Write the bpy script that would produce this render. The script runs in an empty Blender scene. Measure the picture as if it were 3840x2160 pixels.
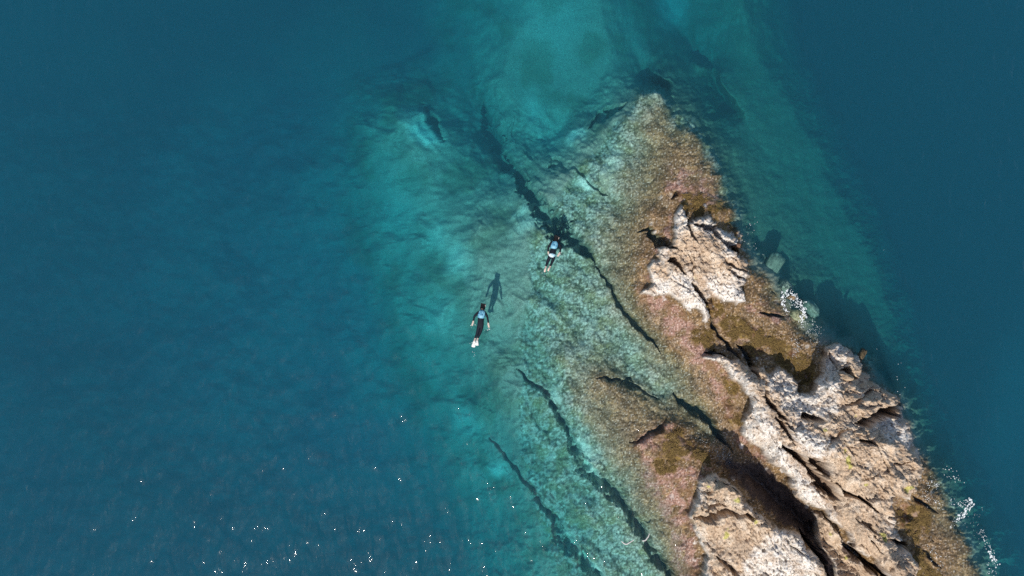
import bpy, math, random
import numpy as np
from mathutils import Vector

# ------------------------------------------------------------------ camera, world, sun, exposure
SC = bpy.context.scene
COL = SC.collection
HCAM = 30.0                      # drone height above the sea, m
PX = 56.0                        # traced units per metre at sea level
cam_d = bpy.data.cameras.new('camera'); cam = bpy.data.objects.new('camera', cam_d); COL.objects.link(cam)
cam.location = (0, 0, HCAM); cam.rotation_euler = (0, 0, 0)
cam_d.sensor_width = 36.0; cam_d.lens = 36.0 * HCAM / 46.0
cam_d.clip_start = 0.1; cam_d.clip_end = 3000
SC.camera = cam

SUN = Vector((-0.24, -0.545, 0.80)).normalized()
w = bpy.data.worlds.new('World'); SC.world = w; w.use_nodes = True
nt = w.node_tree; bg = nt.nodes['Background']
sky = nt.nodes.new('ShaderNodeTexSky'); sky.sky_type = 'NISHITA'; sky.sun_disc = False
sky.sun_elevation = math.asin(SUN.z); sky.sun_rotation = math.atan2(SUN.x, SUN.y)
nt.links.new(sky.outputs[0], bg.inputs[0]); bg.inputs[1].default_value = 0.13
sd = bpy.data.lights.new('sun', 'SUN'); sd.energy = 4.5; sd.angle = math.radians(0.5); sd.color = (1.0, 0.94, 0.84)
so = bpy.data.objects.new('sun', sd); COL.objects.link(so); so.location = SUN * 60
so.rotation_euler = SUN.to_track_quat('Z', 'Y').to_euler()
SC.view_settings.view_transform = 'Standard'; SC.view_settings.look = 'None'
SC.view_settings.gamma = 1.0; SC.view_settings.exposure = -0.13
SC.render.engine = 'CYCLES'
cy = SC.cycles
cy.max_bounces = 6; cy.diffuse_bounces = 2; cy.glossy_bounces = 2; cy.transmission_bounces = 4
cy.volume_bounces = 1; cy.transparent_max_bounces = 16
cy.caustics_reflective = False; cy.caustics_refractive = False
cy.sample_clamp_indirect = 4.0
cy.use_denoising = False

# ------------------------------------------------------------------ numpy noise
_rs = np.random.RandomState(7)
_perm = _rs.permutation(512).astype(np.int64)
_g = _rs.uniform(0, 2*np.pi, 512); _gx = np.cos(_g); _gy = np.sin(_g)
def _h(i, j, s):
    return _perm[(_perm[(i + s*131) & 511] + j) & 511]
def perlin(x, y, s=0):
    xi = np.floor(x).astype(np.int64); yi = np.floor(y).astype(np.int64)
    fx = x - xi; fy = y - yi
    u = fx*fx*fx*(fx*(fx*6-15)+10); v = fy*fy*fy*(fy*(fy*6-15)+10)
    def g(a, b):
        k = _h(xi+a, yi+b, s); return _gx[k]*(fx-a) + _gy[k]*(fy-b)
    return ((g(0,0)*(1-u)+g(1,0)*u)*(1-v) + (g(0,1)*(1-u)+g(1,1)*u)*v)*1.5
def fbm(x, y, s=0, o=4, gain=0.5, lac=2.03):
    r = 0; a = 1.0
    for k in range(o):
        r = r + a*perlin(x, y, s+k); a *= gain; x = x*lac+3.1; y = y*lac+1.7
    return r
def ridged(x, y, s=0, o=4, gain=0.5):
    r = 0; a = 1.0
    for k in range(o):
        r = r + a*(1-2.2*np.abs(perlin(x, y, s+k))); a *= gain; x = x*2.07+5.1; y = y*2.07+2.7
    return r
def worley(x, y, s=0):
    xi = np.floor(x).astype(np.int64); yi = np.floor(y).astype(np.int64)
    f1 = np.full(x.shape, 9.0); f2 = np.full(x.shape, 9.0); idn = np.zeros(x.shape)
    for a in (-1, 0, 1):
        for b in (-1, 0, 1):
            k = _h(xi+a, yi+b, s); k2 = _h(xi+a, yi+b, s+7)
            d = np.hypot(xi+a+0.1+0.8*k/511.0-x, yi+b+0.1+0.8*k2/511.0-y)
            n = d < f1
            f2 = np.where(n, f1, np.minimum(f2, d)); idn = np.where(n, ((k*7+k2) % 64)/63.0, idn); f1 = np.where(n, d, f1)
    return f1, f2, idn
def sstep(a, b, x):
    t = np.clip((x-a)/(b-a), 0, 1); return t*t*(3-2*t)

# ------------------------------------------------------------------ traced lines -> grids
GX0, GX1, GY0, GY1, GS = -400, 3000, -320, 1800, 4
gx = np.arange(GX0, GX1+1, GS, dtype=float); gy = np.arange(GY0, GY1+1, GS, dtype=float)
GXX, GYY = np.meshgrid(gx, gy)
def seg_dist(P, X, Y, closed=False):
    P = np.asarray(P, float); d = np.full(X.shape, 1e9); t_ = np.zeros(X.shape)
    n = len(P) if closed else len(P)-1
    for i in range(n):
        a = P[i]; b = P[(i+1) % len(P)]; ab = b-a; L = max((ab**2).sum(), 1e-9)
        t = np.clip(((X-a[0])*ab[0]+(Y-a[1])*ab[1])/L, 0, 1)
        dd = np.hypot(X-a[0]-t*ab[0], Y-a[1]-t*ab[1]); m = dd < d
        d = np.where(m, dd, d); t_ = np.where(m, i+t, t_)
    return d, t_
def sdf(P, pad=260):
    """signed distance inside positive, on the 4-unit grid"""
    out = np.full(GXX.shape, -float(pad))
    P = np.asarray(P, float)
    x0, x1 = P[:,0].min()-pad, P[:,0].max()+pad; y0, y1 = P[:,1].min()-pad, P[:,1].max()+pad
    ix = np.where((gx >= x0) & (gx <= x1))[0]; iy = np.where((gy >= y0) & (gy <= y1))[0]
    sl = (slice(iy[0], iy[-1]+1), slice(ix[0], ix[-1]+1))
    X = GXX[sl]; Y = GYY[sl]
    d, _ = seg_dist(P, X, Y, True)
    ins = np.zeros(X.shape, bool)
    for i in range(len(P)):
        a = P[i]; b = P[(i+1) % len(P)]
        if a[1] == b[1]: continue
        c = ((a[1] > Y) != (b[1] > Y)) & (X < (b[0]-a[0])*(Y-a[1])/(b[1]-a[1])+a[0])
        ins ^= c
    out[sl] = np.where(ins, d, -d)
    return np.maximum(out, -pad)
def samp(G, X, Y):
    fx = np.clip((X-GX0)/GS, 0, len(gx)-1.001); fy = np.clip((Y-GY0)/GS, 0, len(gy)-1.001)
    i = fx.astype(int); j = fy.astype(int); a = fx-i; b = fy-j
    return (G[j,i]*(1-a)+G[j,i+1]*a)*(1-b)+(G[j+1,i]*(1-a)+G[j+1,i+1]*a)*b

# outlines (traced units)
ROCK_A = [(1703,510),(1688,542),(1688,572),(1690,610),(1653,620),(1655,650),(1638,680),(1635,710),(1606,750),(1678,745),(1718,750),(1725,775),(1763,797),(1765,820),(1783,820),(1793,797),(1793,775),(1768,745),(1810,745),(1830,750),(1848,770),(1873,757),(1870,720),(1883,715),(1888,695),(1883,665),(1868,650),(1855,645),(1848,620),(1866,610),(1865,580),(1838,575),(1813,570),(1785,540),(1768,550),(1738,557),(1720,530)]
ROCK_B = [(1768,893),(1800,885),(1835,905),(1857,900),(1885,930),(1910,925),(1932,940),(1957,925),(1995,955),(2002,985),(2037,995),(2060,945),(2060,897),(2080,865),(2107,862),(2127,870),(2152,890),(2167,925),(2195,957),(2237,995),(2267,1025),(2280,1055),(2295,1092),(2310,1130),(2315,1165),(2322,1197),(2312,1227),(2294,1247),(2292,1262),(2252,1252),(2254,1282),(2249,1312),(2277,1352),(2299,1394),(2306,1449),(2330,1560),(2300,1640),(2242,1449),(2207,1429),(2182,1409),(2147,1379),(2125,1337),(2107,1327),(2072,1294),(2034,1272),(2004,1237),(1970,1204),(1952,1174),(1920,1150),(1892,1120),(1860,1085),(1877,1020),(1852,960),(1815,920)]
ROCK_E = [(1804,1185),(1754,1208),(1737,1252),(1737,1296),(1752,1330),(1759,1352),(1767,1394),(1765,1449),(1760,1560),(1800,1700),(2140,1700),(2100,1500),(2081,1449),(2062,1408),(2037,1374),(2004,1338),(1962,1324),(1909,1291),(1870,1252),(1831,1202)]
ROCK_F = [(2040,1290),(2075,1305),(2110,1345),(2150,1400),(2205,1449),(2250,1520),(2150,1540),(2105,1449),(2075,1390),(2045,1340)]
REEF = [(1635,215),(1672,240),(1700,262),(1726,288),(1750,312),(1775,340),(1792,368),(1815,420),(1840,470),(1855,530),(1868,600),(1880,640),(1912,680),(1935,700),(1965,745),(1990,780),(2030,820),(2058,868),(2110,862),(2165,880),(2185,895),(2190,940),(2250,990),(2285,1080),(2312,1140),(2357,1187),(2374,1227),(2402,1262),(2414,1307),(2444,1347),(2464,1412),(2487,1449),(2520,1560),(2560,1700),
        (1560,1700),(1460,1560),(1400,1449),(1360,1330),(1330,1230),(1300,1100),(1310,980),(1300,850),(1330,740),(1330,600),(1400,500),(1480,380),(1560,300),(1600,240)]
sA, sB, sE, sF, sR = sdf(ROCK_A), sdf(ROCK_B), sdf(ROCK_E), sdf(ROCK_F), sdf(REEF)

# height constraint lines: (z, points)
HL = [
 (-9.5, [(-380,-300),(300,-300),(900,-300)]), (-9.5, [(-380,-300),(-380,1780)]), (-9.8, [(100,200),(300,600),(300,1000),(200,1500)]),
 (-9.5, [(600,0),(640,300),(640,600),(720,900),(850,1150),(950,1449),(1000,1780)]),
 (-8.2, [(1000,-200),(1050,40),(1080,110),(980,160),(860,200),(780,320)]),
 (-7.8, [(880,300),(840,450),(870,620),(930,780),(960,900),(1000,1000),(1060,1130),(1120,1270),(1160,1449),(1200,1780)]),
 (-5.6, [(1080,215),(985,235),(930,320),(915,480),(945,590),(990,720),(1030,850),(1060,930),(1110,985),(1130,1080),(1190,1190),(1235,1300),(1265,1449),(1290,1780)]),
 (-3.9, [(1070,290),(1000,300),(1070,400),(1090,560),(1110,720),(1160,840),(1190,960),(1240,1080),(1290,1200),(1320,1330),(1340,1449)]),
 (-6.2, [(1180,60),(1170,180),(1190,300),(1230,370)]),
 (-4.4, [(1370,-200),(1360,30),(1290,110),(1250,220),(1330,300),(1400,220),(1430,100),(1470,20),(1470,-200)]),
 (-4.2, [(1300,340),(1380,345),(1440,290),(1510,210),(1540,120),(1510,20),(1500,-200)]),
 (-4.9, [(1570,60),(1600,150),(1640,190),(1690,220)]), (-6.6, [(1640,-200),(1700,60),(1780,160),(1840,280)]),
 (-2.2, [(1200,560),(1205,680),(1220,780)]), (-2.6, [(1240,870),(1260,950),(1330,1120),(1370,1260),(1400,1380),(1420,1449)]),
 (-2.9, [(1390,400),(1300,480),(1230,500)]),
 (-1.6, [(1510,330),(1450,430),(1390,480),(1350,600),(1330,700),(1350,850),(1390,950),(1410,1000),(1450,1100),(1480,1240),(1500,1340),(1540,1449),(1580,1700)]),
 (-0.9, [(1620,235),(1580,300),(1560,400),(1510,500),(1470,600),(1480,700),(1530,800),(1600,920),(1680,1010)]),
 (-0.7, [(1410,900),(1450,1000),(1490,1090),(1540,1170),(1580,1240),(1620,1330),(1660,1420),(1690,1500)]),
 (-0.7, [(1640,228),(1670,252),(1705,290)]), (-0.5, [(1735,330),(1765,370),(1790,430)]),
 (-0.5, [(1650,270),(1690,310)]), (-0.4, [(1640,330),(1700,350)]), (-0.4,[(1650,390),(1635,430),(1640,500),(1600,540),(1570,620),(1570,700),(1600,790),(1680,900),(1740,990),(1800,1080)]),
 (-0.25,[(1500,960),(1560,990),(1620,1010),(1570,1060),(1590,1120),(1640,1200),(1690,1310),(1720,1400),(1725,1500)]),
 (-0.1, [(1700,400),(1730,450),(1800,470)]), (-0.15,[(1690,360),(1750,400),(1800,440)]),
 (0.12, [(1680,480),(1740,500),(1800,510),(1840,540),(1850,590)]),
 (0.1,  [(1670,560),(1640,620),(1620,690),(1600,745),(1660,800),(1700,870),(1760,920),(1810,1000),(1860,1110),(1900,1150)]),
 (0.9,  [(1710,560),(1720,620),(1680,700),(1720,720),(1770,790)]), (1.1, [(1760,600),(1800,660),(1850,690),(1840,740)]), (0.9,[(1820,600),(1870,665)]),
 (0.3,  [(1880,660),(1900,720),(1880,770)]),
 (0.15, [(1800,770),(1850,830),(1920,880),(1980,930),(2040,960)]), (0.2, [(1780,820),(1830,880),(1900,920)]), (0.05, [(1930,780),(2000,840),(2050,880)]),
 (-0.5, [(1870,620),(1910,675),(1940,705),(1970,750),(1995,785),(2040,825)]),
 # long ridge
 (0.5,  [(1780,905),(1850,960),(1870,1030),(1880,1090),(1930,1150)]),
 (1.5,  [(1880,960),(1920,1040),(1960,1110),(2010,1180),(2060,1250),(2110,1310),(2170,1370),(2240,1430)]),
 (1.0,  [(1940,960),(2000,1010),(2040,1020)]), (2.3,[(2000,1080),(2060,1150),(2120,1200)]),
 (0.6,  [(2085,880),(2120,885),(2150,915)]), (2.0, [(2080,970),(2140,1000),(2190,1030)]), (0.9,[(2200,980),(2250,1030),(2280,1080)]),
 (2.8,  [(2090,1130),(2180,1120),(2230,1125)]), (1.3, [(2290,1130),(2305,1190),(2290,1230)]), (2.7,[(2130,1200),(2200,1210),(2240,1200)]),
 (2.4,  [(2180,1280),(2240,1250)]), (2.2, [(2140,1300),(2220,1380),(2280,1460)]), (1.2,[(2260,1340),(2295,1400),(2300,1470)]),
 # gully floor
 (0.0,  [(1810,1150),(1870,1180),(1930,1230),(1990,1290),(2040,1340)]), (0.5,[(2090,1360),(2150,1430),(2200,1500)]),
 # south slab: sun side slopes up to a crest along its landward edge
 (0.9,  [(1760,1225),(1755,1290),(1785,1370),(1780,1449),(1790,1600)]),
 (2.3,  [(1825,1215),(1865,1262),(1900,1300),(1955,1335),(2000,1352),(2035,1390),(2060,1440),(2090,1520)]),
 (1.5,  [(1810,1290),(1850,1360),(1900,1420),(1930,1500)]),
 (0.15, [(1700,1070),(1650,1100),(1610,1130),(1640,1180),(1700,1250),(1730,1330),(1745,1420)]), (0.45,[(1690,1110),(1740,1140),(1790,1160)]),
 (-0.45,[(1690,1010),(1740,1050),(1790,1100)]),
 # shelf on the far side
 (0.25, [(2270,1280),(2290,1330),(2320,1400),(2340,1470)]), (0.0,[(2330,1300),(2370,1360),(2410,1440)]),(-0.2,[(2335,1200),(2370,1270),(2420,1350),(2455,1430),(2490,1520)]),
 # outer edge drops to the sand
 (-2.6, [(1640,180),(1712,225),(1772,290),(1830,380),(1866,470),(1888,560),(1915,630)]),
 (-2.4, [(1960,650),(2020,730),(2080,800),(2150,830),(2210,900),(2280,980),(2320,1080),(2370,1150),(2420,1230),(2460,1320),(2510,1430),(2560,1560)]),
 (-4.0, [(1760,140),(1900,330),(1990,500),(2080,660),(2170,790),(2250,900),(2330,1040)]),
 (-4.9, [(1850,-200),(1890,100),(2030,330),(2150,570),(2220,720),(2255,860),(2300,980)]),
 (-9.0, [(1980,-200),(2030,120),(2150,370),(2250,580),(2300,760),(2330,900),(2400,1060),(2500,1250),(2600,1400),(2700,1700)]),
 (-9.5, [(2200,-300),(2500,300),(2700,900),(2980,1500)]), (-9.5,[(2980,-300),(2980,1780)]),
]
def solve_height():
    # coarse to fine membrane with fixed lines
    lev = [64, 32, 16, 8, 4]; H = None
    for s in lev:
        nx = int((GX1-GX0)//s)+1; ny = int((GY1-GY0)//s)+1
        fix = np.zeros((ny, nx)); cnt = np.zeros((ny, nx))
        for z, P in HL:
            P = np.asarray(P, float)
            for a, b in zip(P[:-1], P[1:]):
                n = max(2, int(np.hypot(*(b-a))/(s*0.5))+1)
                t = np.linspace(0, 1, n)[:, None]; Q = a+(b-a)*t
                i = np.round((Q[:,0]-GX0)/s).astype(int); j = np.round((Q[:,1]-GY0)/s).astype(int)
                ok = (i >= 0) & (i < nx) & (j >= 0) & (j < ny)
                np.add.at(fix, (j[ok], i[ok]), z); np.add.at(cnt, (j[ok], i[ok]), 1)
        m = cnt > 0; f = np.where(m, fix/np.maximum(cnt, 1), 0)
        if H is None: H = np.full((ny, nx), -6.0)
        else:
            yi = np.clip(np.arange(ny)*s/ps, 0, H.shape[0]-1.001); xi = np.clip(np.arange(nx)*s/ps, 0, H.shape[1]-1.001)
            j0 = yi.astype(int); i0 = xi.astype(int); b = (yi-j0)[:,None]; a = (xi-i0)[None,:]
            H = (H[j0][:,i0]*(1-a)+H[j0][:,i0+1]*a)*(1-b)+(H[j0+1][:,i0]*(1-a)+H[j0+1][:,i0+1]*a)*b
        for it in range(400 if s > 8 else 120 if s == 8 else 50):
            H[m] = f[m]
            Pd = np.pad(H, 1, mode='edge')
            H = (Pd[:-2,1:-1]+Pd[2:,1:-1]+Pd[1:-1,:-2]+Pd[1:-1,2:])*0.25
        ps = s
    return H
HB = solve_height()
def blur(G, n):
    for _ in range(n):
        P = np.pad(G, 1, mode='edge'); G = (P[:-2,1:-1]+P[2:,1:-1]+P[1:-1,:-2]+P[1:-1,2:]+4*P[1:-1,1:-1])/8
    return G
HB = blur(HB, 4)[:len(gy), :len(gx)]

# cracks and channels: points, half widths, depth
CR = [
 ([(1215,250),(1235,330),(1262,395),(1300,445),(1332,485),(1365,525),(1395,560),(1415,590),(1455,612),(1485,640),(1500,668)], [18,18,15,12,14,20,28,26,14,8,4], 1.4),
 ([(1500,668),(1530,700),(1555,760),(1590,805),(1630,845),(1665,890)], [4,5,6,8,6,3], 0.55),
 ([(1690,985),(1712,1010),(1745,1030),(1775,1055),(1810,1090),(1845,1140)], [5,9,12,12,9,6], 1.2),
 ([(1302,930),(1339,960),(1377,992),(1402,1037),(1427,1080),(1449,1137),(1477,1187),(1505,1212),(1532,1227),(1557,1244),(1577,1277),(1602,1324),(1624,1359),(1647,1402),(1679,1432),(1720,1500)], [3,4,5,5,7,11,15,17,16,13,9,10,10,15,10,8], 1.27),
 ([(1232,1100),(1252,1129),(1282,1164),(1339,1227),(1364,1267),(1389,1307),(1407,1349),(1439,1374),(1469,1409),(1500,1444),(1560,1520)], [2,3,3,4,5,7,14,16,12,9,9], 1.26),
 ([(1062,262),(1085,295),(1105,340),(1120,372)], [6,10,8,3], 0.6),
 ([(1380,425),(1400,405),(1435,412),(1462,435),(1478,455),(1500,470),(1530,485)], [6,12,12,8,5,8,7], 0.35),
 ([(1480,320),(1520,290),(1560,270),(1580,255)], [14,14,12,6], 1.0),
 ([(1580,1115),(1625,1100),(1665,1075),(1685,1050)], [6,7,7,4], 0.8),
 ([(1490,950),(1560,955),(1620,985),(1655,1005)], [3,5,5,3], 0.5), ([(1560,965),(1590,958),(1600,970)], [4,6,4], 0.5),
 ([(1180,560),(1220,545),(1260,530),(1300,515)], [4,6,5,3], 0.0),
 ([(1555,1345),(1580,1330)], [4,4], 0.6),
 # outcrop A
 ([(1605,580),(1640,575),(1632,592),(1655,605),(1680,618),(1705,625)], [5,7,9,13,11,7], 0.8),
 ([(1675,660),(1700,655),(1715,672),(1728,688)], [7,11,8,6], 0.7), ([(1688,505),(1700,495),(1712,478)], [6,8,5],0.6),
 ([(1720,530),(1730,565),(1745,595),(1752,608)], [6,5,5,3], 0.8), ([(1735,562),(1770,568),(1800,575),(1820,600),(1848,625),(1858,640)], [6,9,7,5,6,6], 0.7),
 ([(1790,595),(1805,602)], [9,6], 0.7), ([(1735,640),(1748,670),(1745,695)], [3,3,2], 0.4),
 ([(1744,705),(1753,725),(1763,740),(1775,765),(1786,785),(1790,815),(1812,838),(1835,872),(1860,905)], [6,10,8,7,5,4,5,5,4], 0.9),
 ([(1835,680),(1850,685),(1872,700)], [4,6,4], 0.5), ([(1828,640),(1832,665),(1850,672),(1880,680)], [2,3,3,2], 0.4),
 ([(1915,790),(1945,800),(1975,795)], [4,6,5], 0.7), ([(1935,725),(1955,735)],[6,6],0.5),
 # long ridge
 ([(1772,878),(1800,888),(1830,900)], [6,7,4], 0.7), ([(1820,920),(1825,935)],[5,4],.4),
 ([(1858,870),(1882,905),(1892,925),(1908,948)], [5,10,12,5], 1.5), ([(1885,915),(1880,935)],[11,9],.9),
 ([(1918,945),(1928,990),(1932,1015),(1955,1035),(1985,1060),(2000,1090)], [5,4,7,6,4,4], 0.9),
 ([(1950,1040),(1975,1075),(1990,1100),(2005,1125)], [6,11,8,7], 0.9),
 ([(2010,1055),(2025,1048),(2055,1055),(2078,1062)], [8,11,12,6], 1.0),
 ([(1965,1105),(1985,1130),(2015,1150),(2028,1175),(2060,1205),(2100,1240),(2122,1255)], [3,6,8,12,15,15,8], 1.3),
 ([(2030,1145),(2050,1160),(2075,1180),(2092,1215)], [13,16,15,8], 1.3),
 ([(2100,1215),(2125,1235),(2165,1255),(2195,1280),(2215,1290)], [6,5,5,5,3], 1.0),
 ([(2145,1295),(2180,1318),(2200,1335),(2212,1362)], [3,4,4,3], 0.5), ([(2170,1245),(2190,1265)],[5,6],.6),
 ([(2075,1140),(2100,1110),(2120,1085),(2137,1075)], [4,5,4,4], 0.9),
 ([(2140,1066),(2180,1060),(2210,1045),(2245,1035),(2262,1020)], [6,11,13,16,13], 1.5),
 ([(2150,1105),(2185,1110),(2205,1125)], [4,9,8], 0.9), ([(2130,1020),(2155,1010),(2180,995),(2195,985)], [4,7,8,7], 0.7),
 ([(2105,930),(2125,925),(2143,955),(2125,958)], [6,5,6,4], 0.8), ([(2085,860),(2092,890),(2105,930)],[4,5,4],.6),
 ([(2165,1208),(2190,1200),(2215,1190)], [3,3,2], 0.4), ([(2230,1180),(2260,1165),(2305,1152)], [3,3,3], 0.4),
 ([(2205,1130),(2235,1170),(2250,1250)], [2,3,2], 0.3), ([(2022,1222),(2045,1215),(2062,1225),(2045,1232)], [3,6,4,4], 0.6),
 ([(2205,1340),(2220,1355)], [5,5], .5), ([(2235,1350),(2270,1375),(2265,1395)], [8,12,8], 0.9),
 ([(2180,1340),(2200,1370),(2225,1400)],[3,3,3],.4),
 # south slab and gully
 ([(1737,1300),(1770,1298),(1820,1290),(1870,1300),(1905,1298)], [4,8,9,6,5], 0.7), ([(1770,1275),(1800,1268),(1830,1275)],[3,5,4],.4),
 ([(1745,1235),(1790,1240),(1815,1235)], [3,5,5], 0.4), ([(1800,1215),(1835,1225),(1860,1240)], [4,6,5], 0.4),
 ([(1735,1275),(1755,1275)],[5,5],.5), ([(1800,1395),(1820,1420),(1850,1440),(1865,1430)], [5,8,9,5], 0.6), ([(1940,1460),(1965,1425),(1975,1400)],[6,4,3],.4),
 ([(1880,1400),(1910,1395)],[4,4],.3), ([(1980,1352),(1990,1375),(2030,1395)], [4,4,4], 0.4),
 ([(2010,1330),(2040,1365),(2070,1420),(2090,1470)], [6,8,7,8], 1.1), ([(2110,1350),(2160,1400),(2220,1445),(2260,1490)], [6,9,13,14], 1.2),
 ([(1640,1110),(1645,1118)], [7,7], 0.5), ([(1760,1100),(1790,1118)],[4,4],.4),
 # far shelf
 ([(2300,1250),(2330,1272),(2360,1290)], [6,8,6], 0.6), ([(2320,1380),(2345,1400),(2375,1430)], [7,9,9], 0.6), ([(2330,1345),(2345,1360)],[5,6],.5),
 ([(2405,1325),(2425,1345)],[4,6],.5), ([(1795,480),(1800,478)],[4,4],.3),
]
CRG = np.zeros(GXX.shape)
def crack_field(X, Y):
    out = np.zeros(X.shape); ch = np.zeros(X.shape)
    for P, W, D in CR:
        P = np.asarray(P, float); pad = max(W)+30; W = list(W); W[0] = .4; W[-1] = .4
        m = (X > P[:,0].min()-pad) & (X < P[:,0].max()+pad) & (Y > P[:,1].min()-pad) & (Y < P[:,1].max()+pad)
        if not m.any(): continue
        x, y = X[m], Y[m]
        d, t = seg_dist(P, x, y)
        wv = np.interp(t, np.arange(len(W)), W)
        e = perlin(x/26, y/26, 62)*0.3+perlin(x/13, y/13, 60)*0.3+perlin(x/5, y/5, 61)*0.2
        k = 1-sstep(0.45+e, 1.15+e, d/wv) if D < 1.25 or P[0][0] > 1500 else 1-sstep(0.2+1.6*e, 1.6+1.6*e, d/wv)
        if P[0][0] < 1500: k = k*(0.5+0.5*sstep(-.35, .25, perlin(x/24+9, y/24, 64)))
        out[m] = np.maximum(out[m], k*D)
        if D > 1.25 and P[0][0] < 1500: ch[m] = np.maximum(ch[m], k)
        if P[0][0] in (1302, 1232): out[m] = np.where(k*D >= out[m], k*D*0.72, out[m])
    return out, ch

# colour regions on the bare and weedy rock (traced)
OCHRE = [ [(1700,480),(1740,490),(1790,500),(1830,520),(1850,560),(1862,600),(1850,600),(1820,560),(1790,530),(1750,548),(1715,520)],
 [(1775,750),(1800,760),(1840,790),(1900,820),(1960,840),(2000,880),(2040,900),(2055,940),(2040,985),(2000,950),(1960,915),(1900,900),(1850,860),(1800,820),(1790,790)],
 [(1740,830),(1780,830),(1815,860),(1810,885),(1770,870),(1735,850)],
 [(1800,940),(1835,945),(1860,985),(1855,1010),(1825,980)], [(1825,1045),(1865,1045),(1872,1072),(1840,1075)],[(1830,990),(1862,1000),(1868,1020),(1835,1010)],
 [(1680,1085),(1720,1085),(1740,1110),(1800,1160),(1790,1172),(1740,1150),(1700,1180),(1660,1195),(1640,1160),(1665,1120)],
 [(2300,1260),(2330,1270),(2345,1300),(2330,1350),(2300,1360),(2270,1330),(2255,1290)], [(2300,1350),(2330,1400),(2370,1449),(2380,1500),(2320,1500),(2305,1420)],
 [(2330,1200),(2350,1220),(2340,1235)] ]
PINK = [ [(1690,520),(1670,570),(1660,610),(1650,640),(1630,690),(1610,740),(1600,760),(1640,770),(1690,850),(1740,900),(1790,960),(1830,1040),(1850,1100),(1880,1130),(1900,1150),(1940,1170),(1930,1150),(1890,1110),(1860,1060),(1850,960),(1790,890),(1740,800),(1680,745),(1625,745),(1660,660),(1690,600)],
 [(1650,1060),(1600,1120),(1620,1200),(1660,1280),(1690,1350),(1700,1449),(1710,1520),(1770,1520),(1760,1360),(1740,1290),(1745,1210),(1800,1180),(1740,1140),(1700,1070)],
 [(1690,420),(1750,430),(1800,450),(1820,500),(1760,490),(1680,480)], [(1955,1040),(1990,1070),(2020,1120),(2000,1130),(1975,1080)], [(1920,960),(1940,1010),(1930,1020),(1918,970)],
 [(1880,770),(1930,760),(1960,760),(1990,800),(1960,810),(1900,790)], [(2250,1255),(2290,1265),(2285,1290),(2255,1285)] ]
WHITE = [ [(1703,510),(1688,542),(1688,610),(1730,560),(1720,530)], [(1655,620),(1680,625),(1660,660),(1650,650)], [(1738,552),(1768,545),(1785,535),(1813,565),(1845,590),(1868,600),(1860,640),(1840,640),(1800,590),(1750,575)],
 [(1640,690),(1610,748),(1680,748),(1720,760),(1765,825),(1795,810),(1790,770),(1760,740),(1740,700),(1700,690),(1660,710)], [(1780,700),(1870,690),(1875,760),(1840,770),(1800,745),(1775,730)],
 [(1768,893),(1815,905),(1870,950),(1900,1000),(1930,1060),(1970,1120),(2020,1190),(2100,1310),(2080,1300),(2030,1270),(1960,1190),(1890,1120),(1860,1085),(1880,1020),(1850,960)],
 [(1930,945),(1960,930),(1995,960),(2005,985),(2040,1000),(2060,900),(2085,920),(2100,970),(2095,1040),(2060,1045),(2000,1050),(1960,1010)],
 [(2000,1060),(2040,1090),(2100,1120),(2075,1145),(2030,1140),(2000,1110)], [(2090,870),(2125,875),(2120,905),(2095,910)],
 [(1744,1330),(1762,1350),(1775,1400),(1775,1500),(1755,1500),(1750,1400)], [(1880,1400),(1960,1330),(2010,1350),(2040,1400),(2060,1500),(1900,1500),(1870,1440)], [(2240,1310),(2275,1350),(2300,1400),(2290,1400),(2255,1350)],
 [(2210,1060),(2262,1050),(2290,1100),(2280,1120),(2230,1100)], [(1735,1230),(1755,1220),(1760,1260),(1742,1265)], [(1690,1190),(1740,1165),(1760,1185),(1730,1210)] ]
def region(polys, X, Y, soft, off=0):
    r = np.zeros(X.shape)
    for P in polys:
        g = sdf(P, 80); r = np.maximum(r, sstep(-soft, soft, samp(g, X, Y)+off))
    return r
# soft sea bed patches of paler sand, dark weed, painted caustics and rock-tip shadow: (x, y, rx, ry, angle, strength)
PALE = [(1072,345,42,22,25,1.0),(1040,300,40,26,20,.35),(1450,350,22,12,-35,1.0),(1472,465,26,10,5,1.2),(1475,455,14,8,0,.8),(1100,600,28,45,15,.5),(1150,650,30,40,10,.6),(1340,270,26,45,0,.45),(1390,60,90,90,0,.3),(1330,560,50,14,-35,.7),(1250,1185,24,22,10,.8),
 (1180,1060,45,30,40,.5),(1100,800,40,60,20,.35),(1010,520,60,90,0,.25),(1690,20,40,50,0,.5),(1310,540,40,10,-35,.6),(1390,985,14,20,-30,.7),(1470,1140,14,40,-38,.9),(1500,1190,12,34,-38,.8),(1540,425,20,50,10,.4),(2550,1020,70,210,8,.22),(2520,1400,50,90,0,.12),(1380,340,60,40,0,.3),(1490,1420,10,26,-50,1.2),(1440,1360,10,40,-30,.6),(1490,820,14,14,0,.3),(1640,235,22,20,30,.3)]
DARK = [(1180,200,30,150,-12,.45),(1225,330,24,60,-20,.4),(1085,300,14,38,-25,.8),(1640,170,90,26,30,.35),(1730,240,70,20,50,.5),(1300,270,20,20,0,.0),(1180,560,60,10,-20,.4),(1140,720,40,12,-30,.3),(1215,735,14,30,12,.0),(1130,480,22,40,0,.25),(1280,590,60,12,-35,.4),(1330,425,60,18,-10,.35),(1250,960,60,40,0,.25),(1180,990,30,50,20,.35),
 (1430,880,40,12,-5,.5),(1300,1120,40,30,30,.3),(1340,1150,20,40,-40,.3),(1060,560,12,60,0,.2),(1190,880,50,12,-20,.35),(1360,885,60,10,-15,.4),(1250,1350,60,40,-30,.3),(1290,1280,20,50,-20,.3),(2430,1020,60,100,30,.2),(2520,1000,60,200,0,-.2),(1960,690,20,20,0,0)]
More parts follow.
